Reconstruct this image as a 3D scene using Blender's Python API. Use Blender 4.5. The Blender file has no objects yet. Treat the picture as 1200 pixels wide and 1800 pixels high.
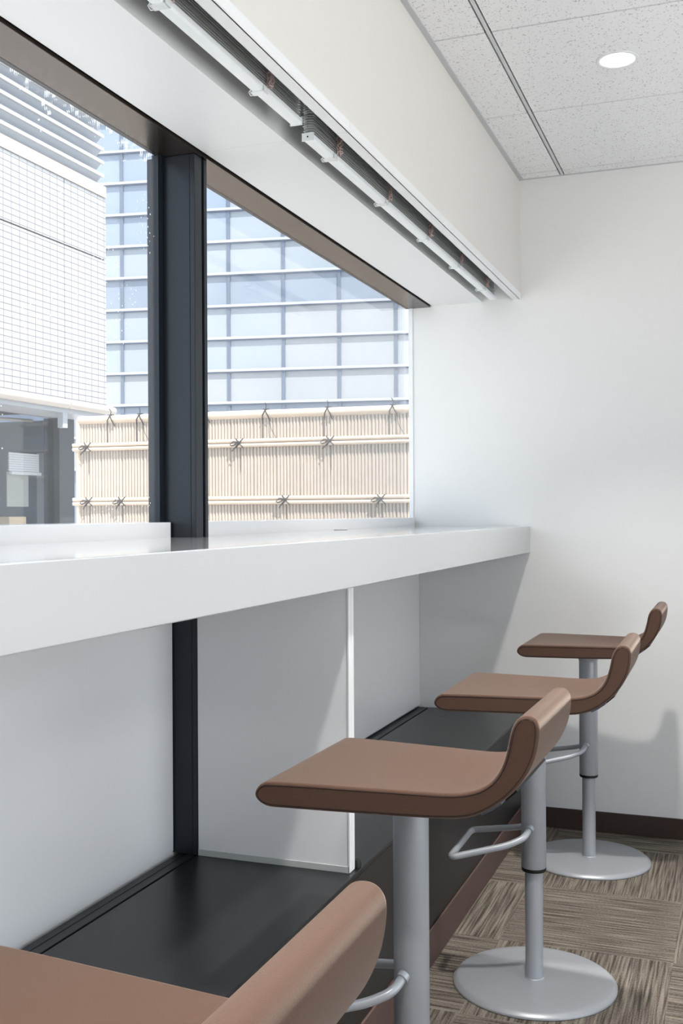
import bpy, bmesh, math, random
from mathutils import Vector, Matrix
random.seed(7)
R = math.radians
PI = math.pi
scene = bpy.context.scene
C = scene.collection

# ------------------------------------------------------------------ camera
cam_d = bpy.data.cameras.new('camera')
cam = bpy.data.objects.new('camera', cam_d); C.objects.link(cam)
cam_d.sensor_fit = 'VERTICAL'; cam_d.sensor_height = 36.0; cam_d.sensor_width = 24.0
cam_d.lens = 1865.5 / 1800 * 36.0
cam_d.clip_start = 0.02; cam_d.clip_end = 300
cam.location = (0, 0, 1.19)
cam.matrix_world = (Matrix.Translation((0, 0, 1.19)) @ Matrix.Rotation(R(20.45), 4, 'Z')
                    @ Matrix.Rotation(R(90 + 0.0744), 4, 'X') @ Matrix.Rotation(R(-0.30), 4, 'Z'))
cam_d.dof.use_dof = False
scene.camera = cam

# ------------------------------------------------------------------ view + world + sun
vs = scene.view_settings
vs.view_transform = 'Standard'; vs.look = 'None'; vs.gamma = 1; vs.use_curve_mapping = False
vs.exposure = 0.42
SKY = 1.7
SUN = 7.5
LAMP = 8.0
world = bpy.data.worlds.new('world'); scene.world = world; world.use_nodes = True
wn = world.node_tree; wn.nodes.clear()
wo = wn.nodes.new('ShaderNodeOutputWorld'); wb = wn.nodes.new('ShaderNodeBackground')
wb.inputs['Color'].default_value = (0.80, 0.90, 1.0, 1); wb.inputs['Strength'].default_value = SKY
wn.links.new(wb.outputs[0], wo.inputs[0])
sd = bpy.data.lights.new('sun', 'SUN'); sd.energy = SUN; sd.angle = R(0.6); sd.color = (1.0, 0.96, 0.90)
so = bpy.data.objects.new('sun', sd); C.objects.link(so); so.location = (10, -10, 14)
so.rotation_euler = Vector((0.36, -0.30, 0.89)).to_track_quat('Z', 'Y').to_euler()

# ------------------------------------------------------------------ materials
def lin(c):
    out = []
    for v in c:
        v = v / 255.0
        out.append(v / 12.92 if v <= 0.04045 else ((v + 0.055) / 1.055) ** 2.4)
    return (out[0], out[1], out[2], 1.0)

def mat(name, rgb, rough=0.5, metal=0.0, spec=0.5, noise=0.0, nscale=20.0, bump=0.0, bscale=200.0, sheen=0.0, coat=0.0):
    m = bpy.data.materials.new(name); m.use_nodes = True
    nt = m.node_tree; b = nt.nodes['Principled BSDF']
    b.inputs['Base Color'].default_value = lin(rgb)
    b.inputs['Roughness'].default_value = rough
    b.inputs['Metallic'].default_value = metal
    b.inputs['Specular IOR Level'].default_value = spec
    if sheen:
        b.inputs['Sheen Weight'].default_value = sheen
        b.inputs['Sheen Roughness'].default_value = 0.4
        b.inputs['Sheen Tint'].default_value = (1, .87, .78, 1)
    if coat:
        b.inputs['Coat Weight'].default_value = coat; b.inputs['Coat Roughness'].default_value = 0.08
    tc = nt.nodes.new('ShaderNodeTexCoord')
    n = nt.nodes.new('ShaderNodeTexNoise'); n.inputs['Scale'].default_value = nscale; n.inputs['Detail'].default_value = 3
    nt.links.new(tc.outputs['Object'], n.inputs['Vector'])
    mx = nt.nodes.new('ShaderNodeMix'); mx.data_type = 'RGBA'
    c = lin(rgb)
    mx.inputs['A'].default_value = tuple(v * (1 - noise) for v in c[:3]) + (1,)
    mx.inputs['B'].default_value = tuple(min(1, v * (1 + noise)) for v in c[:3]) + (1,)
    nt.links.new(n.outputs['Fac'], mx.inputs['Factor']); nt.links.new(mx.outputs['Result'], b.inputs['Base Color'])
    if bump:
        n2 = nt.nodes.new('ShaderNodeTexNoise'); n2.inputs['Scale'].default_value = bscale; n2.inputs['Detail'].default_value = 4
        nt.links.new(tc.outputs['Object'], n2.inputs['Vector'])
        bp = nt.nodes.new('ShaderNodeBump'); bp.inputs['Strength'].default_value = bump; bp.inputs['Distance'].default_value = 0.002
        nt.links.new(n2.outputs['Fac'], bp.inputs['Height']); nt.links.new(bp.outputs[0], b.inputs['Normal'])
    return m

M = {}
M['wall'] = mat('wall_paint', (234, 234, 233), 0.7, noise=0.01, bump=0.05, bscale=90)
M['soffit_face'] = mat('soffit_face_paint', (223, 221, 217), 0.6, noise=0.01)
M['soffit'] = mat('soffit_paint', (226, 228, 229), 0.45, noise=0.01)
M['panel_white'] = mat('white_gloss_panel', (244, 245, 247), 0.14, noise=0.01, nscale=3, spec=0.5)
M['counter'] = mat('white_counter', (185, 188, 191), 0.08, coat=0.6, noise=0.01, nscale=4)
M['white_trim'] = mat('white_trim', (238, 240, 242), 0.3)
M['dark_metal'] = mat('dark_bronze_frame', (38, 43, 50), 0.33, metal=0.35, noise=0.04, nscale=8)
M['head_metal'] = mat('head_metal_brown_reflection', (74, 66, 61), 0.24, metal=0.75, noise=0.04, nscale=8)  # brown of the reflected fence and terrace tinted into the dark metal
M['black'] = mat('black_gap', (12, 13, 15), 0.6)
M['ledge_black'] = mat('ledge_black_sheet', (25, 26, 28), 0.32, noise=0.2, nscale=6, bump=0.05, bscale=300)
M['ledge_face'] = mat('ledge_face', (34, 31, 29), 0.45, noise=0.1)
M['track'] = mat('track_dark_grey', (48, 50, 54), 0.42, metal=0.3)
M['base_brown'] = mat('baseboard_brown', (92, 72, 66), 0.5)
M['base_dark'] = mat('baseboard_dark_brown', (62, 48, 42), 0.45)
M['fabric'] = mat('brown_wool_fabric', (85, 64, 53), 0.95, noise=0.10, nscale=420, bump=0.25, bscale=1300, sheen=0.45, spec=0.15)
M['seam'] = mat('seam_thread', (44, 28, 24), 0.9)
M['grey_paint'] = mat('silver_grey_paint', (172, 176, 182), 0.35, metal=0.2, noise=0.03, nscale=40)
M['base_grey'] = mat('silver_grey_base', (160, 163, 168), 0.36, metal=0.2, noise=0.03, nscale=40)
M['rubber'] = mat('black_rubber', (16, 16, 17), 0.5)
M['blind_rail'] = mat('blind_rail_white', (232, 236, 238), 0.35)
M['slat'] = mat('blind_slat_grey', (196, 199, 199), 0.35, metal=0.2)
M['cord'] = mat('blind_cord_brown', (190, 168, 163), 0.9, noise=0.4, nscale=700)
M['clip'] = mat('clip_clear_plastic', (224, 228, 229), 0.2)
M['grid'] = mat('ceiling_grid_white', (212, 215, 217), 0.4)
M['grid_gap'] = mat('ceiling_grid_gap', (96, 98, 100), 0.6)
M['tag'] = mat('tag_blue_grey', (96, 100, 118), 0.35)
M['bamboo'] = mat('bamboo_cane', (180, 169, 158), 0.55, noise=0.10, nscale=9)
M['bamboo_rail'] = mat('bamboo_rail', (204, 187, 169), 0.5, noise=0.06, nscale=6)
M['rope'] = mat('black_rope', (52, 52, 58), 0.9)
M['cream'] = mat('cream_coping', (184, 176, 169), 0.6)
M['louver'] = mat('louver_blade_shade', (150, 158, 168), 0.5)  # bluish grey is the blades' shade, put into the colour
M['louver_lip'] = mat('louver_lip_white', (182, 182, 183), 0.5)
M['bar_white'] = mat('facade_bar_white', (166, 170, 176), 0.4)
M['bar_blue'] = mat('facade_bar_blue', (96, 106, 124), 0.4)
M['body_blue'] = mat('facade_body', (110, 124, 146), 0.4)
M['concrete'] = mat('terrace_paving', (194, 193, 192), 0.8, noise=0.08, nscale=2)
M['shop_grey'] = mat('shop_wall_grey', (62, 68, 76), 0.8, noise=0.15, nscale=1.2)
M['shop_side'] = mat('shop_side_wall_grey', (112, 120, 132), 0.7, noise=0.25, nscale=2)
M['col_dark'] = mat('column_dark', (52, 55, 60), 0.5)
M['shade_beige'] = mat('shade_beige', (176, 178, 172), 0.7)
M['blind_white'] = mat('blind_white', (226, 228, 230), 0.6)
M['box_cream'] = mat('carton_cream', (222, 200, 166), 0.7)

def nodes_of(name):
    m = bpy.data.materials.new(name); m.use_nodes = True
    return m, m.node_tree, m.node_tree.nodes['Principled BSDF']

# ceiling tile: off-white mineral board with small dark fissures
m, nt, b = nodes_of('ceiling_tile'); M['ceil'] = m
tc = nt.nodes.new('ShaderNodeTexCoord')
v = nt.nodes.new('ShaderNodeTexNoise'); v.inputs['Scale'].default_value = 170; v.inputs['Detail'].default_value = 2.5; v.inputs['Roughness'].default_value = .7
mp = nt.nodes.new('ShaderNodeMapping'); mp.inputs['Scale'].default_value = (1, .75, 1)
nt.links.new(tc.outputs['Object'], mp.inputs[0]); nt.links.new(mp.outputs[0], v.inputs['Vector'])
cr = nt.nodes.new('ShaderNodeValToRGB'); cr.color_ramp.elements[0].position = 0.34; cr.color_ramp.elements[1].position = 0.40
cr.color_ramp.elements[0].color = lin((186, 185, 184)); cr.color_ramp.elements[1].color = lin((246, 247, 249))
nt.links.new(v.outputs['Fac'], cr.inputs[0]); nt.links.new(cr.outputs[0], b.inputs['Base Color'])
b.inputs['Roughness'].default_value = 0.9; b.inputs['Specular IOR Level'].default_value = 0.1

# carpet: quarter-turned ribbed tiles
m, nt, b = nodes_of('carpet_tile'); M['carpet'] = m
N = nt.nodes; L = nt.links
tc = N.new('ShaderNodeTexCoord'); sp = N.new('ShaderNodeSeparateXYZ'); L.new(tc.outputs['Object'], sp.inputs[0])
def math_n(op, a, bb=None, c=None):
    n = N.new('ShaderNodeMath'); n.operation = op
    for i, x in enumerate((a, bb, c)):
        if x is None: continue
        if isinstance(x, (int, float)): n.inputs[i].default_value = x
        else: L.new(x, n.inputs[i])
    return n.outputs[0]
T = 0.463
ux = math_n('DIVIDE', math_n('ADD', sp.outputs['X'], 0.628 + T * 10), T)
uy = math_n('DIVIDE', math_n('ADD', sp.outputs['Y'], -2.925 + T * 20), T)
ix = math_n('FLOOR', ux); iy = math_n('FLOOR', uy)
par = math_n('MODULO', math_n('ADD', ix, iy), 2.0)     # 0: ribs run along X, 1: ribs along Y
mixc = N.new('ShaderNodeMix'); mixc.data_type = 'FLOAT'
L.new(par, mixc.inputs['Factor']); L.new(sp.outputs['Y'], mixc.inputs['A']); L.new(sp.outputs['X'], mixc.inputs['B'])
mixd = N.new('ShaderNodeMix'); mixd.data_type = 'FLOAT'
L.new(par, mixd.inputs['Factor']); L.new(sp.outputs['X'], mixd.inputs['A']); L.new(sp.outputs['Y'], mixd.inputs['B'])
across = mixc.outputs['Result']; along = mixd.outputs['Result']
cmb = N.new('ShaderNodeCombineXYZ'); L.new(math_n('MULTIPLY', across, 170.0), cmb.inputs[0]); L.new(math_n('MULTIPLY', along, 5.0), cmb.inputs[1]); L.new(math_n('ADD', math_n('MULTIPLY', ix, 3.7), math_n('MULTIPLY', iy, 9.1)), cmb.inputs[2])
n1 = N.new('ShaderNodeTexNoise'); n1.inputs['Scale'].default_value = 1.0; n1.inputs['Detail'].default_value = 2; L.new(cmb.outputs[0], n1.inputs['Vector'])
cmb2 = N.new('ShaderNodeCombineXYZ'); L.new(math_n('MULTIPLY', across, 420.0), cmb2.inputs[0]); L.new(math_n('MULTIPLY', along, 160.0), cmb2.inputs[1])
n2 = N.new('ShaderNodeTexNoise'); n2.inputs['Scale'].default_value = 1.0; n2.inputs['Detail'].default_value = 2; L.new(cmb2.outputs[0], n2.inputs['Vector'])
f = math_n('ADD', math_n('MULTIPLY', n1.outputs['Fac'], 0.75), math_n('MULTIPLY', n2.outputs['Fac'], 0.35))
cr = N.new('ShaderNodeValToRGB'); e = cr.color_ramp.elements
e[0].position = 0.43; e[0].color = lin((72, 66, 60)); e[1].position = 0.70; e[1].color = lin((138, 130, 120))
k = cr.color_ramp.elements.new(0.54); k.color = lin((106, 99, 91))
L.new(f, cr.inputs[0]); L.new(cr.outputs[0], b.inputs['Base Color'])
b.inputs['Roughness'].default_value = 1.0; b.inputs['Specular IOR Level'].default_value = 0.05
bp = N.new('ShaderNodeBump'); bp.inputs['Strength'].default_value = 0.5; bp.inputs['Distance'].default_value = 0.003
L.new(f, bp.inputs['Height']); L.new(bp.outputs[0], b.inputs['Normal'])

# white facade tile with grout
m, nt, b = nodes_of('white_wall_tile'); M['tile'] = m
N = nt.nodes; L = nt.links
tc = N.new('ShaderNodeTexCoord'); sp = N.new('ShaderNodeSeparateXYZ'); L.new(tc.outputs['Object'], sp.inputs[0])
br = N.new('ShaderNodeCombineXYZ'); L.new(math_n('ADD', sp.outputs['Y'], -11.42 + 15), br.inputs[0]); L.new(math_n('ADD', sp.outputs['Z'], -4.63 + 7.6), br.inputs[1])
bt = N.new('ShaderNodeTexBrick'); bt.offset = 0.0; bt.squash = 1.0
bt.inputs['Scale'].default_value = 1.0; bt.inputs['Brick Width'].default_value = 0.15; bt.inputs['Row Height'].default_value = 0.0763
bt.inputs['Mortar Size'].default_value = 0.0060; bt.inputs['Mortar Smooth'].default_value = 0.2
bt.inputs['Color1'].default_value = lin((176, 177, 179)); bt.inputs['Color2'].default_value = lin((180, 181, 182)); bt.inputs['Mortar'].default_value = lin((112, 112, 118))
L.new(br.outputs[0], bt.inputs['Vector']); L.new(bt.outputs['Color'], b.inputs['Base Color']); b.inputs['Roughness'].default_value = 0.4

# facade glass: bluish panes with reflected sky and buildings painted in as cloudy base colour
def pane_mat(name, a, c, sc=0.5):
    m, nt, b = nodes_of(name)
    tc = nt.nodes.new('ShaderNodeTexCoord'); n = nt.nodes.new('ShaderNodeTexNoise'); n.inputs['Scale'].default_value = sc; n.inputs['Detail'].default_value = 1
    nt.links.new(tc.outputs['Object'], n.inputs['Vector'])
    cr = nt.nodes.new('ShaderNodeValToRGB'); cr.color_ramp.elements[0].position = .35; cr.color_ramp.elements[1].position = .65
    cr.color_ramp.elements[0].color = lin(a); cr.color_ramp.elements[1].color = lin(c)
    nt.links.new(n.outputs['Fac'], cr.inputs[0]); nt.links.new(cr.outputs[0], b.inputs['Base Color'])
    b.inputs['Roughness'].default_value = 0.12
    return m
M['pane_a'] = pane_mat('facade_glass_refl_pale', (146, 155, 164), (150, 158, 167))
M['pane_b'] = pane_mat('facade_glass_refl_blue', (134, 147, 164), (141, 153, 168))
M['pane_c'] = pane_mat('facade_glass_refl_dark', (126, 137, 152), (135, 144, 157))
M['pane_d'] = pane_mat('facade_glass_refl_white', (152, 157, 162), (156, 160, 165))

# clear window glass, with dried drips and specks
def glass_mat(name, dirt, tint=0.97, z_top=2.003):
    m, nt, b = nodes_of(name); N = nt.nodes; L = nt.links
    N.remove(b)
    out = N['Material Output']
    tr = N.new('ShaderNodeBsdfTransparent'); tr.inputs[0].default_value = (tint, tint, tint, 1)
    gl = N.new('ShaderNodeBsdfGlossy'); gl.inputs['Roughness'].default_value = 0.0
    fr = N.new('ShaderNodeLayerWeight'); fr.inputs['Blend'].default_value = 0.5      # facing term, same from both sides
    pw = N.new('ShaderNodeMath'); pw.operation = 'POWER'; pw.inputs[1].default_value = 5.0; L.new(fr.outputs['Facing'], pw.inputs[0])
    mu = N.new('ShaderNodeMath'); mu.operation = 'MULTIPLY_ADD'; mu.inputs[1].default_value = 0.9; mu.inputs[2].default_value = 0.035; L.new(pw.outputs[0], mu.inputs[0])
    mx = N.new('ShaderNodeMixShader'); L.new(mu.outputs[0], mx.inputs[0]); L.new(tr.outputs[0], mx.inputs[1]); L.new(gl.outputs[0], mx.inputs[2])
    if not dirt:
        L.new(mx.outputs[0], out.inputs[0]); return m
    def mn(op, a, bb=None):
        n = N.new('ShaderNodeMath'); n.operation = op
        for i, x in enumerate((a, bb)):
            if x is None: continue
            if isinstance(x, (int, float)): n.inputs[i].default_value = x
            else: L.new(x, n.inputs[i])
        return n.outputs[0]
    tc = N.new('ShaderNodeTexCoord'); sp = N.new('ShaderNodeSeparateXYZ'); L.new(tc.outputs['Object'], sp.inputs[0])
    mp = N.new('ShaderNodeMapping'); mp.inputs['Scale'].default_value = (1, 150, 55); L.new(tc.outputs['Object'], mp.inputs[0])
    n1 = N.new('ShaderNodeTexNoise'); n1.inputs['Scale'].default_value = 1; n1.inputs['Detail'].default_value = 3; L.new(mp.outputs[0], n1.inputs['Vector'])
    # dried rim of drips under the head of the frame
    mp2 = N.new('ShaderNodeMapping'); mp2.inputs['Scale'].default_value = (1, 22, 0); L.new(tc.outputs['Object'], mp2.inputs[0])
    n2 = N.new('ShaderNodeTexNoise'); n2.inputs['Scale'].default_value = 1; n2.inputs['Detail'].default_value = 2; L.new(mp2.outputs[0], n2.inputs['Vector'])
    drop = mn('MULTIPLY', mn('MAXIMUM', mn('SUBTRACT', n2.outputs['Fac'], 0.42), 0.0), 0.16)
    rim = mn('GREATER_THAN', sp.outputs['Z'], mn('SUBTRACT', z_top - 0.008, drop))
    a1 = mn('MULTIPLY', rim, mn('GREATER_THAN', n1.outputs['Fac'], 0.60))
    vo = N.new('ShaderNodeTexVoronoi'); vo.inputs['Scale'].default_value = 75; L.new(tc.outputs['Object'], vo.inputs['Vector'])
    n3 = N.new('ShaderNodeTexNoise'); n3.inputs['Scale'].default_value = 6; L.new(tc.outputs['Object'], n3.inputs['Vector'])
    spk = mn('MULTIPLY', mn('LESS_THAN', vo.outputs['Distance'], 0.13), mn('GREATER_THAN', n3.outputs['Fac'], 0.60))
    fac = mn('MULTIPLY', mn('MINIMUM', mn('ADD', a1, spk), 1.0), 0.6)
    fac = mn('ADD', fac, 0.025)
    df = N.new('ShaderNodeBsdfTranslucent'); df.inputs[0].default_value = (1, 1, 1, 1)
    mx2 = N.new('ShaderNodeMixShader'); L.new(fac, mx2.inputs[0]); L.new(mx.outputs[0], mx2.inputs[1]); L.new(df.outputs[0], mx2.inputs[2])
    L.new(mx2.outputs[0], out.inputs[0])
    return m
M['glass_dirty'] = glass_mat('window_glass_spotted', True)
M['glass'] = glass_mat('window_glass_clear', False)
M['shop_glass'] = glass_mat('shop_glass', False, 0.9)

m, nt, b = nodes_of('downlight_lens'); M['lens'] = m
b.inputs['Base Color'].default_value = (1, 1, 1, 1); b.inputs['Emission Color'].default_value = (1, 0.98, 0.92, 1); b.inputs['Emission Strength'].default_value = 4.0

# ------------------------------------------------------------------ helpers
def box(bm, x0, x1, y0, y1, z0, z1):
    vs_ = [bm.verts.new(p) for p in ((x0, y0, z0), (x1, y0, z0), (x1, y1, z0), (x0, y1, z0), (x0, y0, z1), (x1, y0, z1), (x1, y1, z1), (x0, y1, z1))]
    for f_ in ((0, 3, 2, 1), (4, 5, 6, 7), (0, 1, 5, 4), (1, 2, 6, 5), (2, 3, 7, 6), (3, 0, 4, 7)):
        bm.faces.new([vs_[i] for i in f_])

def prism(bm, pts, axis, a, b_, taper=None):
    """extrude a closed 2-D outline along an axis; taper(u, v) scales the extrusion position"""
    def P(u, v, w):
        if taper: w = w * taper(u, v)
        return {'x': (w, u, v), 'y': (u, w, v), 'z': (u, v, w)}[axis]
    A = [bm.verts.new(P(u, v, a)) for u, v in pts]; B = [bm.verts.new(P(u, v, b_)) for u, v in pts]
    n = len(pts)
    for i in range(n):
        j = (i + 1) % n; bm.faces.new((A[i], A[j], B[j], B[i]))
    bm.faces.new(list(reversed(A))); bm.faces.new(B)

def tube(bm, pts, r, seg=10, closed=False, cap=True):
    pts = [Vector(p) for p in pts]; n = len(pts); rings = []
    up = None
    for i, p in enumerate(pts):
        if closed: t = (pts[(i + 1) % n] - pts[i - 1]).normalized()
        elif i == 0: t = (pts[1] - p).normalized()
        elif i == n - 1: t = (p - pts[-2]).normalized()
        else: t = ((pts[i + 1] - p).normalized() + (p - pts[i - 1]).normalized()).normalized()
        if up is None:
            up = t.orthogonal().normalized()
        else:
            up = (up - t * up.dot(t))
            up = up.normalized() if up.length > 1e-6 else t.orthogonal().normalized()
        s = t.cross(up)
        rings.append([bm.verts.new(p + (up * math.cos(a) + s * math.sin(a)) * r) for a in [2 * PI * k_ / seg for k_ in range(seg)]])
    m_ = n if closed else n - 1
    for i in range(m_):
        A = rings[i]; B = rings[(i + 1) % n]
        for k_ in range(seg):
            bm.faces.new((A[k_], A[(k_ + 1) % seg], B[(k_ + 1) % seg], B[k_]))
    if cap and not closed:
        bm.faces.new(list(reversed(rings[0]))); bm.faces.new(rings[-1])

def lathe(bm, prof, seg=64, cx=0, cy=0):
    rings = []
    for r, z in prof:
        if r < 1e-6: rings.append([bm.verts.new((cx, cy, z))])
        else: rings.append([bm.verts.new((cx + r * math.cos(2 * PI * k_ / seg), cy + r * math.sin(2 * PI * k_ / seg), z)) for k_ in range(seg)])
    for A, B in zip(rings, rings[1:]):
        for k_ in range(seg):
            j = (k_ + 1) % seg
            if len(A) == 1 and len(B) == 1: continue
            if len(A) == 1: bm.faces.new((A[0], B[j], B[k_]))
            elif len(B) == 1: bm.faces.new((A[k_], A[j], B[0]))
            else: bm.faces.new((A[k_], A[j], B[j], B[k_]))

def obj(name, bm, material, parent=None, smooth=False, bevel=0.0, seg=2, label=None):
    bmesh.ops.recalc_face_normals(bm, faces=bm.faces[:])
    me = bpy.data.meshes.new(name); bm.to_mesh(me); bm.free()
    me.materials.append(M[material] if isinstance(material, str) else material)
    if smooth:
        me.polygons.foreach_set('use_smooth', [True] * len(me.polygons))
        me.set_sharp_from_angle(angle=R(38))
    o = bpy.data.objects.new(name, me); C.objects.link(o)
    if parent: o.parent = parent
    if bevel:
        b_ = o.modifiers.new('bevel', 'BEVEL'); b_.width = bevel; b_.segments = seg; b_.limit_method = 'ANGLE'; b_.angle_limit = R(50)
        b_.harden_normals = False
    if label: o['label'] = label
    return o

def NB(): return bmesh.new()
def boxo(name, material, parent, *c, **kw):
    bm = NB(); box(bm, *c); return obj(name, bm, material, parent, **kw)

def thing(name, label, cat, loc=(0, 0, 0), rotz=0.0, group=None):
    o = bpy.data.objects.new(name, None); C.objects.link(o); o.empty_display_size = 0.1
    o.location = loc; o.rotation_euler = (0, 0, rotz); o['label'] = label; o['category'] = cat
    if group: o['group'] = group
    return o
def tag(o, label, cat, group=None):
    o['label'] = label; o['category'] = cat
    if group: o['group'] = group
    return o
def struct(o):
    o['kind'] = 'structure'; return o
def dup(root, loc, rotz, label):
    r = root.copy(); C.objects.link(r); r.location = loc; r.rotation_euler = (0, 0, rotz); r['label'] = label
    for ch in list(root.children):
        c = ch.copy(); C.objects.link(c); c.parent = r
        for g in ch.children:
            d = g.copy(); C.objects.link(d); d.parent = c
    return r
def smooth_closed(pts, k=3):
    n = len(pts); out = []
    for i in range(n):
        p0, p1, p2, p3 = [Vector(pts[(i + j) % n]) for j in (-1, 0, 1, 2)]
        for s in range(k):
            t = s / k
            out.append(tuple(0.5 * ((2 * p1) + (p2 - p0) * t + (2 * p0 - 5 * p1 + 4 * p2 - p3) * t * t + (3 * p1 - p0 - 3 * p2 + p3) * t ** 3)))
    return out
def round_path(pts, r, k=6):
    pts = [Vector(p) for p in pts]; out = [pts[0]]
    for a, b_, c in zip(pts, pts[1:], pts[2:]):
        d1 = (a - b_); d2 = (c - b_); rr = min(r, d1.length * .45, d2.length * .45)
        s = b_ + d1.normalized() * rr; e_ = b_ + d2.normalized() * rr
        for i in range(k + 1):
            t = i / k; out.append(s * (1 - t) ** 2 + b_ * 2 * t * (1 - t) + e_ * t * t)
    out.append(pts[-1]); return out

# ------------------------------------------------------------------ room dimensions
YE = 4.04          # far wall
YB = -1.735        # wall behind the camera
XR = 2.05           # wall to the right
H = 2.461          # ceiling
XS = -0.774        # face of the dropped soffit
ZS = 2.005         # underside of the soffit
XM = -1.1365       # inner face of the mullions
XG = -1.2285       # glass plane
ZC = 1.138         # counter top
ZL = 0.425         # ledge top
MUL = [(2.115, 2.175), (0.19, 0.25), (-1.735, -1.675)]

# ------------------------------------------------------------------ structure: shell
struct(boxo('floor', 'carpet', None, -1.25, XR, YB, YE, -0.1, 0.0))
bm = NB(); box(bm, -1.219, XR + .15, YE, YE + 0.15, -0.1, 2.7); struct(obj('wall_far', bm, 'wall'))
RW = (-1.6, 2.8, 0.05, 2.3)      # window band in the right-hand wall
bm = NB(); box(bm, XR, XR + .15, YB - .15, YE, -0.1, RW[2]); box(bm, XR, XR + .15, YB - .15, YE, RW[3], 2.7)
box(bm, XR, XR + .15, YB - .15, RW[0], RW[2], RW[3]); box(bm, XR, XR + .15, RW[1], YE, RW[2], RW[3]); struct(obj('wall_right', bm, 'wall'))
bm = NB()
for y_ in (RW[0], -.25, 1.0, RW[1] - .05): box(bm, XR + .04, XR + .09, y_, y_ + .05, RW[2], RW[3])
for z_ in (RW[2], RW[3] - .05): box(bm, XR + .04, XR + .09, RW[0], RW[1], z_, z_ + .05)
w4 = struct(obj('window_4', bm, 'white_trim'))
bm = NB(); box(bm, -1.40, XR + .15, YB - .15, YB, -0.1, 2.7); struct(obj('wall_back', bm, mat('wall_back_paint', (140, 138, 136), 0.7)))
# window wall: outer wall below and above the glass, and the dropped soffit with its blind slot
bm = NB()
box(bm, -1.36, -1.20, YB, YE + .15, -0.1, 1.12)
box(bm, -1.26, -1.129, YB, YE + .15, 2.06, 2.75); box(bm, -1.36, -1.26, YB, YE + .15, 2.13, 2.75)
struct(obj('wall_left', bm, 'wall'))
bm = NB()
for y0, y1 in ((YB, 2.1312), (2.1326, YE)):
    box(bm, -1.122, -0.921, y0, y1, ZS, ZS + 0.012)            # flat underside panel
    box(bm, -0.802, XS - 0.0005, y0, y1, ZS, ZS + 0.012)       # room-side lip
box(bm, -0.930, -0.921, YB, YE, ZS + .012, 2.25)
box(bm, -0.802, -0.790, YB, YE, ZS + .012, 2.25)
box(bm, -0.930, -0.790, YB, YE, 2.25, 2.262)
struct(obj('wall_left_soffit', bm, 'soffit'))
bm = NB(); box(bm, XS - 0.012, XS, YB, YE, ZS + 0.0225, 2.70); struct(obj('wall_left_soffit_face', bm, 'soffit_face'))
bm = NB()
for y0, y1 in ((YB, 2.1312), (2.1326, YE)):
    box(bm, XS - .003, XS + 0.003, y0, y1, ZS, ZS + 0.022)
struct(obj('trim_1', bm, 'white_trim'))
# ceiling tiles on an exposed grid
gy = [YB - .4] ; y = 2.765 - 0.604 * 8
gl = []
while y < YE - .01:
    gl.append(y); y += 0.6045
gl = [g for g in gl if g > YB] 
ys = [YB] + gl + [YE]
mains = []; x = -0.611
while x < XR - .01: mains.append(x); x += 0.604
xs = [XS + .016] + mains + [XR]
bm = NB()
for i in range(len(xs) - 1):
    a = xs[i] + (0.0095 if i else 0.0); b_ = xs[i + 1] - (0.0095 if i + 1 < len(xs) - 1 else 0.0)
    for j in range(len(ys) - 1):
        c = ys[j] + (0.0034 if j else 0); d = ys[j + 1] - (0.0034 if j + 1 < len(ys) - 1 else 0)
        box(bm, a, b_, c, d, H, H + 0.015)
box(bm, XS - .02, XR + .15, YB - .15, YE + .15, H + 0.024, H + 0.2)
struct(obj('ceiling', bm, 'ceil'))
bm = NB()
for x in mains: box(bm, x - .0048, x + .0048, YB, YE, H - 0.001, H + 0.012)
struct(obj('trim_2', bm, 'grid', bevel=.001))
bm = NB()
for x in mains: box(bm, x - .0105, x + .0105, YB, YE, H + 0.0125, H + 0.022)
for y in gl: box(bm, xs[0], XR, y - .0045, y + .0045, H + 0.003, H + 0.0155)
struct(obj('trim_8', bm, 'grid_gap'))
bm = NB(); box(bm, XS, XS + 0.016, YB, YE, H - 0.004, H + 0.02); box(bm, XS + .016, XR, YE - .006, YE, H - 0.003, H + 0.02)
struct(obj('trim_3', bm, mat('edge_angle_grey', (196, 199, 202), 0.5)))
# the same building carrying on past the room on both sides
bm = NB(); box(bm, -1.225, XR + .15, YE + .152, 16, -.15, 2.9); box(bm, -1.225, XR + .15, -14, YB - .152, -.15, 2.9)
struct(obj('wall_exterior', bm, mat('exterior_wall_grey', (120, 120, 122), .7)))
# baseboard on the far wall
bm = NB(); box(bm, -0.757, XR, YE - 0.008, YE, 0, 0.075); struct(obj('baseboard_far', bm, 'base_dark', bevel=.002))

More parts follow.
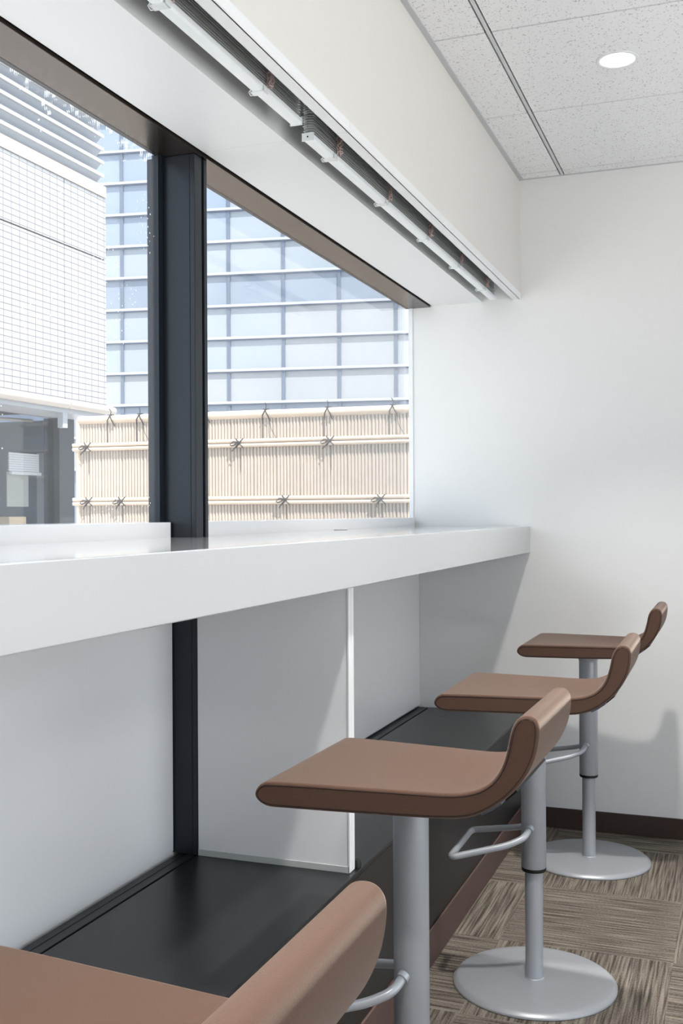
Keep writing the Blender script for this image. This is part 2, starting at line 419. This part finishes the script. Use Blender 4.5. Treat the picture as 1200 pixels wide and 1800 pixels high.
# ------------------------------------------------------------------ structure: windows
for i, (a, b_) in enumerate(MUL):
    bm = NB()
    # hollow-looking mullion: main box, a grooved nose on the room side
    box(bm, XG - .03, XM - .012, a, b_, ZL + .001 if i < 2 else ZL, 2.0)
    box(bm, XM - .012, XM, a, a + .0345, ZL + .001, 2.0)
    box(bm, XM - .012, XM, a + .0455, b_, ZL + .001, 2.0)
    struct(obj('trim_%d' % (4 + i), bm, 'dark_metal', bevel=.0012))
panes = [(2.175, YE), (0.25, 2.115), (-1.675, 0.19)]
for i, (a, b_) in enumerate(panes):
    fr = NB()
    box(fr, XG - .03, XG - .006, a, b_, 2.075, 2.13)
    if i > 0: box(fr, XG - .005, XG + .011, b_ - .020, b_, 1.172, 2.0)
    box(fr, XG - .02, XG + .011, a, a + .02, 1.172, 2.0)
    w = struct(obj('window_%d' % (i + 1), fr, 'dark_metal'))
    ge = NB(); box(ge, XG - .001 + .0015, XG + .012, a - (.06 if i < 2 else 0), b_, 1.9995, 2.06); obj('gasket', ge, 'dark_metal', w)
    hd = NB(); box(hd, XG + .012, -1.129, a - (.06 if i < 2 else 0), b_, 2.0, 2.012)
    obj('window_head', hd, 'head_metal', w)
    gp = NB(); box(gp, -1.129, -1.122, a - (.06 if i < 2 else 0), b_, 2.012, 2.05); obj('shadow_gap', gp, 'black', w)
    pn = NB(); box(pn, XG - .004, XG, a + .0005, b_ - .0005, 1.1725, 2.075)
    obj('pane', pn, 'glass_dirty' if i else 'glass', w)
    sl = NB()
    box(sl, -1.34, -1.1965, a + (0 if i != 0 else 0), b_ - (0.007 if i else 0), 1.12, 1.172)
    obj('window_sill', sl, 'panel_white', w, bevel=.0015)
# white jamb casing where the glass meets the far wall
bm = NB(); box(bm, -1.2178, -1.201, YE - .004, YE, 1.172, 2.0); struct(obj('trim_7', bm, 'white_trim'))

# ------------------------------------------------------------------ ledge under the counter
led = thing('window_ledge', 'low black boxed ledge with brown kickboard running under the white counter', 'ledge', (-0.98, 1.15, 0))
def W(o, p=None):          # keep world coordinates when a part is parented to a moved empty
    o.parent = p
    o.matrix_parent_inverse = Matrix.Translation(-Vector(p.location)) if p else Matrix()
    return o
W(boxo('front_panel', 'ledge_face', None, -0.785, -0.763, YB, YE - .001, 0.0, ZL - 0.012, label='dark brown upright front panel'), led)
W(boxo('top_board', 'ledge_black', None, -1.140, -0.763, YB, YE - .001, ZL - 0.012, ZL, bevel=.002), led)
W(boxo('track_strip', 'track', None, -1.188, -1.146, YB, YE - .001, ZL - 0.012, ZL - .001, bevel=.001, label='dark grey metal track strip along the back'), led)
bm = NB(); box(bm, -1.199, -1.14, YB, YE - .001, ZL - 0.03, ZL - .0125); W(obj('track_bed', bm, 'black'), led)
bm = NB(); box(bm, -1.1685, -1.1675, YB, YE - .001, ZL - .001, ZL - .0002); W(obj('track_line', bm, 'black'), led)
W(boxo('kickboard', 'base_brown', None, -0.763, -0.757, YB, YE - .001, 0.0, 0.097, bevel=.002, label='brown kickboard'), led)

# white gloss panels closing the wall between ledge and counter
p1 = boxo('back_panel', 'panel_white', None, -1.1998, -1.196, 0.255, 2.110, ZL + .006, 1.036)
tag(p1, 'glossy white panel under the counter on the near side of the black mullion', 'panel', 'white panels under the counter')
p2 = boxo('back_panel', 'panel_white', None, -1.1998, -1.180, 2.18, YE - .001, ZL + .006, 1.036)
tag(p2, 'white panel under the counter between the divider and the far wall', 'panel', 'white panels under the counter')
p3 = boxo('back_panel', 'panel_white', None, -1.1998, -1.196, -1.67, 0.185, ZL + .006, 1.036)
tag(p3, 'white panel under the counter behind the camera side mullion', 'panel', 'white panels under the counter')

# counter
ct = NB()
out = [(-0.74, YB), (-0.74, YE - .0005), (-1.1962, YE - .0005), (-1.1962, 2.178), (-1.1335, 2.178), (-1.1335, 2.112), (-1.1962, 2.112),
       (-1.1962, .253), (-1.1335, .253), (-1.1335, .187), (-1.1962, .187), (-1.1962, YB)]
prism(ct, out, 'z', 1.0375, ZC)
ctr = tag(obj('counter', ct, 'counter', bevel=.002), 'long thick glossy white counter fixed along the window', 'counter')

# divider / support panel
dv = thing('divider_panel', 'upright white support panel standing on the black ledge beneath the counter', 'panel', (-0.955, 2.131, ZL))
W(boxo('panel_board', 'panel_white', None, -1.1355, -0.7785, 2.117, 2.1455, ZL + .014, 1.037), dv)
W(boxo('bottom_rail', mat('rail_grey', (196, 200, 198), .4), None, -1.1355, -0.7765, 2.1155, 2.147, ZL + .0005, ZL + .014, label='pale grey bottom rail'), dv)
bm = NB(); box(bm, -0.7785, -0.774, 2.1155, 2.1300, ZL + .001, 1.037); box(bm, -0.7785, -0.774, 2.1318, 2.147, ZL + .001, 1.037)
W(obj('edge_strip', bm, 'white_trim', bevel=.001, label='white edge strip with a central groove'), dv)
kb = NB(); lathe(kb, [(0, ZL + .0005), (.009, ZL + .0005), (.0095, ZL + .012), (.007, ZL + .018), (0, ZL + .0185)], 20, -0.7735, 2.158)
tag(obj('rubber_stopper', kb, 'rubber', smooth=True), 'small black stopper on the ledge edge by the divider foot', 'stopper')

# small disc on the counter
bm = NB(); lathe(bm, [(0, ZC + .0003), (.021, ZC + .0003), (.022, ZC + .0015), (.020, ZC + .003), (0, ZC + .0035)], 32, -1.166, 3.12)
tag(obj('cable_cap', bm, mat('cap_grey', (205, 207, 208), .35), smooth=True), 'small flat pale grey disc on the counter near the far window sill', 'cap')

# ------------------------------------------------------------------ stools
prof = [(-.209, -.021), (-.205, -.011), (-.196, -.003), (-.182, 0), (-.132, .001), (-.054, .001), (.039, .001), (.095, .001), (.120, .002), (.140, .005), (.158, .0105),
        (.174, .020), (.187, .034), (.197, .053), (.204, .077), (.209, .101), (.215, .116), (.223, .125), (.233, .128), (.243, .1265), (.2500, .120),
        (.253, .108), (.251, .086), (.246, .065), (.237, .044), (.225, .025), (.210, .007), (.193, -.008), (.174, -.021), (.153, -.031), (.128, -.037),
        (.09, -.0395), (.04, -.0405), (-.054, -.041), (-.152, -.041), (-.182, -.0405), (-.197, -.036), (-.206, -.029)]
SP = smooth_closed(prof, 3)
SZ = 0.7505
HW = 0.1875
def TP(u, v):            # the shell narrows towards the back and its upper corners are eased
    t = 1.0 - 0.205 * max(0, min(1, (u + .19) / .40))
    if v > .09: t -= 0.02 * ((v - .09) / .038) ** 2
    return t
def make_stool(label):
    t = thing('bar_stool', label, 'stool', (0, 0, 0), 0, 'brown bar stools along the counter')
    bm = NB(); prism(bm, [(u, v + SZ) for u, v in SP], 'y', -HW, HW, taper=lambda u, v: TP(u, v - SZ))
    sh = obj('seat_shell', bm, 'fabric', t, smooth=True, bevel=.0055, seg=4)
    # stitched seams just inside the side edges
    n = len(SP)
    for s in (-1, 1):
        pts = []
        for i in range(n):
            p = Vector(SP[i]); a = Vector(SP[i - 2]); c = Vector(SP[(i + 2) % n])
            tt = (c - a).normalized(); nn = Vector((tt.y, -tt.x))
            q = p + nn * 0.0050
            wy = HW * TP(p.x, p.y) - .0004
            pts.append((q.x, s * wy, q.y + SZ))
        bm = NB(); tube(bm, pts, 0.0011, 6, closed=True); obj('seam', bm, 'seam', sh, smooth=True, label='dark stitched seam')
    # plate under the bend
    under = [(.098, -.0400), (.128, -.0375), (.153, -.0315), (.174, -.0215), (.193, -.0085), (.210, .0065)]
    o2 = [(u + .0025, v - .0035) for u, v in under]
    bm = NB(); prism(bm, [(u, v + SZ) for u, v in under + o2[::-1]], 'y', -HW * .8 + .035, HW * .8 - .035)
    obj('under_plate', bm, 'rubber', t, smooth=True, label='black plastic plate under the bend')
    under2 = [(.160, -.0300), (.177, -.0205), (.192, -.0095)]
    o3 = [(u + .0016, v - .0022) for u, v in under2]
    bm = NB(); prism(bm, [(u, v + SZ) for u, v in under2 + o3[::-1]], 'y', -HW * .82 + .012, -HW * .82 + .09)
    obj('maker_tag', bm, 'tag', t, label='thin blue grey tag')
    bm = NB(); lathe(bm, [(.0, .7125), (.060, .7125), (.058, .705), (.045, .698), (.034, .690), (.0312, .682), (.0312, .676), (0, .676)], 40)
    obj('seat_mount', bm, 'grey_paint', t, smooth=True)
    bm = NB(); lathe(bm, [(.0, .68), (.031, .68), (.031, .296), (.0300, .2945), (0, .2945)], 48)
    obj('column_sleeve', bm, 'grey_paint', t, smooth=True)
    bm = NB(); lathe(bm, [(.0, .2945), (.0308, .2945), (.0313, .291), (.0300, .286), (0.02, .286), (0, .286)], 48)
    obj('collar_ring', bm, 'rubber', t, smooth=True, label='black collar ring')
    bm = NB(); lathe(bm, [(0, .286), (.0222, .286), (.0222, .018), (.0236, .0165), (.0236, .0145), (0, .0145)], 40)
    obj('column', bm, 'grey_paint', t, smooth=True)
    bm = NB(); lathe(bm, [(0, .0150), (.18, .0145), (.1930, .0140), (.1945, .0135), (.2030, .0070), (.2045, .0050), (.2045, .0015), (0, .0015)], 96)
    bs = obj('base', bm, 'base_grey', t, smooth=True)
    bm = NB(); lathe(bm, [(0, .0015), (.203, .0015), (.203, 0), (0, 0)], 64); obj('floor_glide', bm, 'rubber', bs, smooth=True)
    path = round_path([(-.004, -.026, .399), (-.012, -.062, .383), (-.052, -.082, .366), (-.188, -.123, .335), (-.188, .123, .335), (-.052, .082, .366), (-.012, .062, .383), (-.004, .026, .399)], .022)
    bm = NB(); tube(bm, path, .0082, 12)
    fr_ = obj('footrest', bm, 'grey_paint', t, smooth=True)
    for s in (-1, 1):
        bm = NB(); tube(bm, [(-.003, s * .029, .4000), (-.0055, s * .0375, .3955)], .0105, 12); obj('footrest_weld', bm, 'grey_paint', fr_, smooth=True)
    return t
st = make_stool('brown bar stool closest to the camera, cropped by the lower left of the view')
st.location = (-0.533, 0.710, 0); st.rotation_euler = (0, 0, R(-0.4))
dup(st, (-0.534, 1.768, 0), R(-1.2), 'brown bar stool in front of the white divider panel, its base out of view')
dup(st, (-0.487, 2.684, 0), R(0.6), 'brown bar stool with its whole round base in view, second from the far wall')
dup(st, (-0.481, 3.696, 0), 0, 'farthest brown bar stool, standing right next to the white far wall')

# ------------------------------------------------------------------ venetian blinds pulled up in the slot
def blind(label, y0, y1, zb, cords, ncap):
    t = thing('venetian_blind', label, 'blind', (-0.857, (y0 + y1) / 2, 2.25), 0, 'raised blinds in the soffit slot')
    x0, x1 = -0.8695, -0.8445
    bm = NB()
    prism(bm, [(x0, zb + .004), (x0 + .003, zb), (x1 - .003, zb), (x1, zb + .004), (x1, zb + .013), (x0, zb + .013)], 'y', y0, y1)
    r_ = W(obj('bottom_rail', bm, 'blind_rail', None, bevel=.0008), t)
    bm = NB()
    for i in range(15):
        z = zb + .017 + i * .0052; dx = random.uniform(-.0016, .0016)
        prism(bm, [(x0 + dx, z), (x0 + .0125 + dx, z + .0020), (x1 + dx, z), (x1 + dx, z + .0012), (x0 + .0125 + dx, z + .0032), (x0 + dx, z + .0012)], 'y', y0 + .004, y1 - .004)
    W(obj('slat_stack', bm, 'slat', None, label='stacked grey slats'), t)
    W(boxo('head_rail', 'slat', None, x0 - .003, x1 + .003, y0, y1, 2.20, 2.2495), t)
    cap = W(boxo('end_cap', 'blind_rail', None, x0 - .001, x1 + .001, y0 - .002, y0 + .001, zb - .001, zb + .016), t)
    bm = NB(); tube(bm, [(-.857, y0 - .0026, zb + .0075), (-.857, y0 - .0019, zb + .0075)], .0018, 10); W(obj('cap_screw', bm, 'black'), t)
    W(boxo('end_cap', 'blind_rail', None, x0 - .001, x1 + .001, y1 - .001, y1 + .002, zb - .001, zb + .016), t)
    for yc in cords:
        # braided ladder cord gathered into a loose bundle on the room side
        bm = NB()
        for s in range(6):
            pts = []; ph = random.random() * 6.28; rr = random.uniform(.0025, .0062)
            for i in range(26):
                u = i / 25
                pts.append((x1 + .008 + rr * math.cos(ph + u * 26), yc + rr * 1.2 * math.sin(ph + u * 26 + s), zb + .010 + u * .085 + .003 * math.sin(u * 40 + s)))
            tube(bm, pts, .0015, 5)
        W(obj('ladder_cord', bm, 'cord', None, smooth=True, label='brown braided cord bundle'), t)
        bm = NB()
        box(bm, x0 - .0022, x1 + .0022, yc - .017, yc + .001, zb - .0022, zb + .0005)
        box(bm, x0 - .0028, x0 - .0004, yc - .017, yc + .001, zb - .0022, zb + .010)
        box(bm, x1 + .0004, x1 + .0028, yc - .017, yc + .001, zb - .0022, zb + .010)
        tube(bm, [(x0 - .001, yc - .004, zb - .002), (x0 - .006, yc - .006, zb - .003), (x0 - .0075, yc - .012, zb + .002), (x0 - .003, yc - .014, zb + .004)], .0012, 6)
        W(obj('rail_clip', bm, 'clip', None, bevel=.0005, label='white plastic clip'), t)
    for yc in (y0 + .1, (y0 + y1) / 2, y1 - .1):
        bm = NB(); box(bm, x1 + .003, -.8025, yc - .004, yc + .004, 2.235, 2.2495); W(obj('bracket', bm, 'track'), t)
    return t
blind('raised white venetian blind in the near part of the soffit slot', 0.16, 2.040, 2.000, [1.865, 1.492, 1.12, .745, .37], 0)
blind('raised white venetian blind in the far part of the slot, ending near the far wall', 2.105, 3.930, 1.989, [2.244, 2.617, 3.005, 3.377, 3.750], 0)

# ------------------------------------------------------------------ recessed downlights (row of real lamps)
def downlight(label, x, y):
    t = thing('downlight', label, 'ceiling light', (x, y, H), 0, 'recessed ceiling downlights')
    bm = NB(); lathe(bm, [(.0470, 0), (.0480, -.0014), (.051, -.0026), (.0570, -.0028), (.0592, -.0014), (.0594, 0)], 48); W2 = obj('trim_ring', bm, 'white_trim', t, smooth=True)
    bm = NB(); lathe(bm, [(0, -.0012), (.030, -.0014), (.0475, -.0008), (.0475, 0), (0, 0)], 48); obj('lens', bm, 'lens', t, smooth=True, label='glowing white lens')
    ld = bpy.data.lights.new('downlight_lamp', 'AREA'); ld.shape = 'DISK'; ld.size = 0.085; ld.energy = LAMP; ld.color = (1.0, 0.96, 0.91); ld.spread = R(84)
    lo = bpy.data.objects.new('downlight_lamp', ld); C.objects.link(lo); lo.parent = t; lo.location = (0, 0, -.006)
    return t
XL = -0.309
downlight('glowing round downlight recessed in the speckled ceiling tile near the far wall', XL, 3.067)
downlight('round downlight recessed above the second stool, ahead of the camera', XL, 1.858)
downlight('round downlight recessed above the closest stool', XL, 0.649)
downlight('round downlight recessed behind the camera', XL, -0.56)

# ------------------------------------------------------------------ outside: terrace, fence, buildings
bm = NB(); box(bm, -60, -1.36, -25, 60, -0.6, -0.15); struct(obj('ground', bm, 'concrete'))
struct(boxo('ground_bounce_right', mat('bounce_ground_white', (232, 231, 229), 0.8), None, XR + .16, 60, -25, 60, -.6, -.15))  # unseen ground, made bright to bounce daylight in from the right

def onfence(s): return -s       # local x for a station s measured to the left
fen = thing('bamboo_fence', 'pale bamboo screen fence tied with black rope, standing across the terrace outside', 'fence', (-3.85, 7.4, -0.15), R(3.2))
G = 0.15
bm = NB(); i = 0; x = -1.125
while x < 3.3:
    r_ = .0128 * random.uniform(.97, 1.02)
    seg = 8; top = 1.945 + G
    ring0 = [bm.verts.new((x + r_ * math.cos(PI + PI * k_ / seg), r_ * math.sin(PI + PI * k_ / seg), 0)) for k_ in range(seg + 1)]
    ring1 = [bm.verts.new((v_.co.x, v_.co.y, top)) for v_ in ring0]
    for k_ in range(seg): bm.faces.new((ring0[k_], ring0[k_ + 1], ring1[k_ + 1], ring1[k_]))
    i += 1; x += .0262 + (.005 if i % 7 == 0 else 0)
box(bm, -1.13, 3.3, 0.001, .02, 0, top)
obj('cane_panel', bm, 'bamboo', fen, smooth=True)
bm = NB(); tube(bm, [(-1.160, -.005, 0), (-1.160, -.005, 1.955 + G)], .024, 14); obj('end_post', bm, 'bamboo_rail', fen, smooth=True)
bm = NB(); tube(bm, [(-1.155, 0, 1.955 + G), (3.3, 0, 1.955 + G)], .033, 18); obj('top_rail', bm, 'bamboo_rail', fen, smooth=True)
for z in (1.735, 1.295, 0.85, 0.40):
    for dz in (.0165, -.0165):
        bm = NB(); tube(bm, [(-1.20, -.024, z + dz + G), (3.3, -.024, z + dz + G)], .0158, 12); obj('cross_rail', bm, 'bamboo_rail', fen, smooth=True)
def tie(x, z, kind, seed):
    rnd = random.Random(seed); bm = NB(); z += G; rr = .0042
    if kind == 'top':
        tube(bm, [(x - .030, -.014, z - .05), (x - .018, -.040, z - .01), (x, -.030, z + .028), (x + .004, -.005, z + .036)], rr, 6)
        tube(bm, [(x + .034, -.014, z - .055), (x + .020, -.040, z - .01), (x, -.030, z + .030), (x - .004, -.005, z + .037)], rr, 6)
        tube(bm, [(x, -.02, z + .036), (x + .006, -.02, z + .060), (x - .012 * rnd.random(), -.022, z + .085)], .0035, 6)
        tube(bm, [(x - .02, -.02, z + .034), (x + .03, -.02, z + .037)], .0035, 6)
        tube(bm, [(x - .028, -.017, z - .04), (x - .027, -.017, z - .19)], .0026, 6)
        if seed % 2: tube(bm, [(x + .03, -.02, z - .04), (x + .045, -.03, z - .11), (x + .09, -.03, z - .19)], .0022, 6)
    else:
        for s in (-1, 1):
            tube(bm, [(x - s * .030, -.036, z + .036), (x, -.045, z), (x + s * .028, -.036, z - .036)], rr, 6)
        tube(bm, [(x - .012, -.046, z + .004), (x - .045, -.05, z + .012), (x - .075, -.048, z - .012), (x - .058, -.048, z - .022), (x - .02, -.048, z - .004)], .0042, 6)
        tube(bm, [(x - .002, -.046, z), (x - .03, -.05, z - .035), (x - .05 * rnd.uniform(.6, 1.2), -.05, z - .062)], .0042, 6)
        tube(bm, [(x, -.017, z - .03), (x + .001, -.0165, z - .22)], .0016, 6)
    return obj('rope_tie', bm, 'rope', fen, smooth=True)
for q, s in enumerate((.86, .60, .03, -.472, -.971, -1.475, -2.0, -2.5)): tie(-s, 1.955, 'top', q)
for q, s in enumerate((1.06, .42, -.262, -.995, -1.75)): tie(-s, 1.735, 'cross', 20 + q)
for q, s in enumerate((1.05, .754, -.638, -1.388, -2.1)): tie(-s, 1.295, 'cross', 40 + q)
for z in (.85, .40):
    for q, s in enumerate((.9, .1, -.8, -1.7)): tie(-s, z, 'cross', 60 + q)

# glass office tower
gb = thing('office_building', 'blue glass office building with white horizontal bars far behind the bamboo fence', 'building', (-13, 30, -0.15), R(10.45))
PV = [0.05 + 1.742 * k_ for k_ in range(-3, 5)]          # stations to the left
xs_ = sorted(-p for p in PV)
zb0 = 4.63 + .15; rows = range(-2, 10)
bm = NB(); box(bm, -22, 22, .10, 14, 0, 24); obj('building_body', bm, 'body_blue', gb)
pick = {}
for j in rows:
    for i in range(len(xs_) - 1):
        z = zb0 + j * 1.003
        kind = 'pane_a'
        if j == 3: kind = 'pane_c'
        elif j == -1: kind = 'pane_c'
        elif j == 0: kind = 'pane_d'
        elif j in (1, 2, 4) and i >= 4: kind = 'pane_d' if j != 4 else 'pane_a'
        elif j >= 5 and i <= 2: kind = 'pane_b'
        if i <= 1 and j in (1, 2): kind = 'pane_a'
        bm = NB(); box(bm, xs_[i] + .01, xs_[i + 1] - .01, 0.02, .06, z + .02, z + 1.003 - .02); obj('glass_panel', bm, kind, gb)
for j in list(rows) + [10]:
    z = zb0 + j * 1.003
    bm = NB(); box(bm, -22, 22, -.07, .10, z - .03, z + .048); hb = obj('horizontal_bar', bm, 'bar_white', gb)
    bm = NB(); box(bm, -22, 22, -.045, .10, z - .066, z - .03); obj('bar_shade_strip', bm, 'bar_blue', hb)  # shade under the bar, built as a darker strip
for x in xs_:
    bm = NB(); box(bm, x - .045, x + .045, -.03, .10, zb0 - 2.1, zb0 + 10.1); obj('vertical_bar', bm, 'bar_blue', gb)

# white tiled building on the left
tb = thing('tiled_building', 'white tiled building with louvres on top and a glazed ground floor, outside the near window', 'building', (-10.5, 9, -0.15))
bm = NB(); box(bm, -15, -8.03, 2.5, 12.36, 2.60, 5.60); box(bm, -15, -8.19, 2.5, 12.25, 5.60, 8.2); W(obj('building_core', bm, 'shop_grey', None), tb)
bm = NB(); 
for z0, z1 in ((2.66, 4.619), (4.641, 5.465)):
    for y0, y1 in ((2.5, 5.994), (6.016, 8.699), (8.721, 11.409), (11.431, 12.365)): box(bm, -8.03, -8.0, y0, y1, z0, z1)
W(obj('tiled_wall', bm, 'tile', None), tb)
bm = NB(); box(bm, -8.06, -7.985, 2.5, 12.36, 5.475, 5.625); W(obj('coping', bm, 'cream', None), tb)
for k_ in range(13):
    z = 5.757 + .1775 * k_
    bm = NB(); prism(bm, [(-8.0, z - .022), (-7.975, z - .022), (-7.975, z + .022), (-8.0, z + .022)], 'y', 2.5, 12.30)
    lv = W(obj('louvre', bm, 'louver_lip', None), tb)
    bm = NB(); prism(bm, [(-8.0, z + .005), (-8.001, z - .012), (-8.16, z - .172), (-8.16, z - .158)], 'y', 2.5, 12.27)
    bl = obj('louvre_blade', bm, 'louver', None); bl.parent = lv
# fascia pipe and slab edge under the overhang
for y0, y1 in ((2.5, 11.44), (11.46, 12.50)):
    bm = NB(); tube(bm, [(-7.98, y0, 2.60), (-7.98, y1, 2.60)], .056, 20); W(obj('fascia_pipe', bm, 'cream', None, smooth=True), tb)
bm = NB(); box(bm, -8.65, -8.02, 2.5, 12.36, 2.49, 2.56); W(obj('slab_edge', bm, 'bar_white', None), tb)
bm = NB(); box(bm, -8.10, -8.02, 11.40, 11.50, 2.30, 2.49); W(obj('hanger_bracket', bm, 'bar_white', None), tb)
bm = NB(); box(bm, -15, -10.4, 2.5, 12.6, 0, 2.60); box(bm, -10.4, -8.7, 2.4, 2.5, -.15, 2.6); W(obj('shop_back_wall', bm, 'shop_grey', None), tb)
bm = NB(); box(bm, -10.4, -8.76, 12.36, 12.5, 0, 2.5); W(obj('shop_side_wall', bm, 'shop_side', None), tb)
bm = NB(); box(bm, -9.12, -8.80, 12.345, 12.36, .2, 2.05); W(obj('shop_side_window', bm, 'blind_white', None), tb)
bm = NB(); box(bm, -8.75, -8.5, 12.0, 12.34, -.15, 2.49); W(obj('column', bm, 'col_dark', None), tb)
bm = NB(); box(bm, -8.60, -8.59, 2.6, 12.0, -.1, 2.49); W(obj('shop_glazing', bm, 'shop_glass', None), tb)
bm = NB(); tube(bm, [(-8.9, 8.5, 2.33), (-8.9, 11.95, 2.46)], .022, 10); W(obj('rail_reflection_tube', bm, 'cream', None, smooth=True), tb)  # tube standing in for the bamboo rail reflected in the glazing
bm = NB()
for y0 in (9.6, 10.95): box(bm, -9.6, -9.5, y0, y0 + .07, -.15, 2.5)
W(obj('shop_post', bm, 'col_dark', None), tb)

sb = thing('window_blind', 'white pleated blind half lowered over a grey shade behind the ground floor glass outside', 'blind', (-8.75, 11.5, 1.30))
bm = NB()
for k_ in range(8): box(bm, -8.76 + .006 * (k_ % 2), -8.74, 11.26, 11.88, 1.76 + k_ * .03, 1.787 + k_ * .03)
W(obj('pleats', bm, 'blind_white', None), sb)
bm = NB(); box(bm, -8.77, -8.73, 11.30, 11.92, 1.715, 1.755); W(obj('bottom_bar', bm, 'blind_white', None), sb)
bm = NB(); box(bm, -8.80, -8.79, 11.28, 11.72, 1.30, 1.75); W(obj('shade_cloth', bm, 'shade_beige', None), sb)
bm = NB(); box(bm, -9.05, -8.75, 11.27, 11.62, -.15, 1.17)
tag(obj('storage_box', bm, 'box_cream', bevel=.01), 'cream box standing behind the ground floor glass, under the blind outside', 'box')
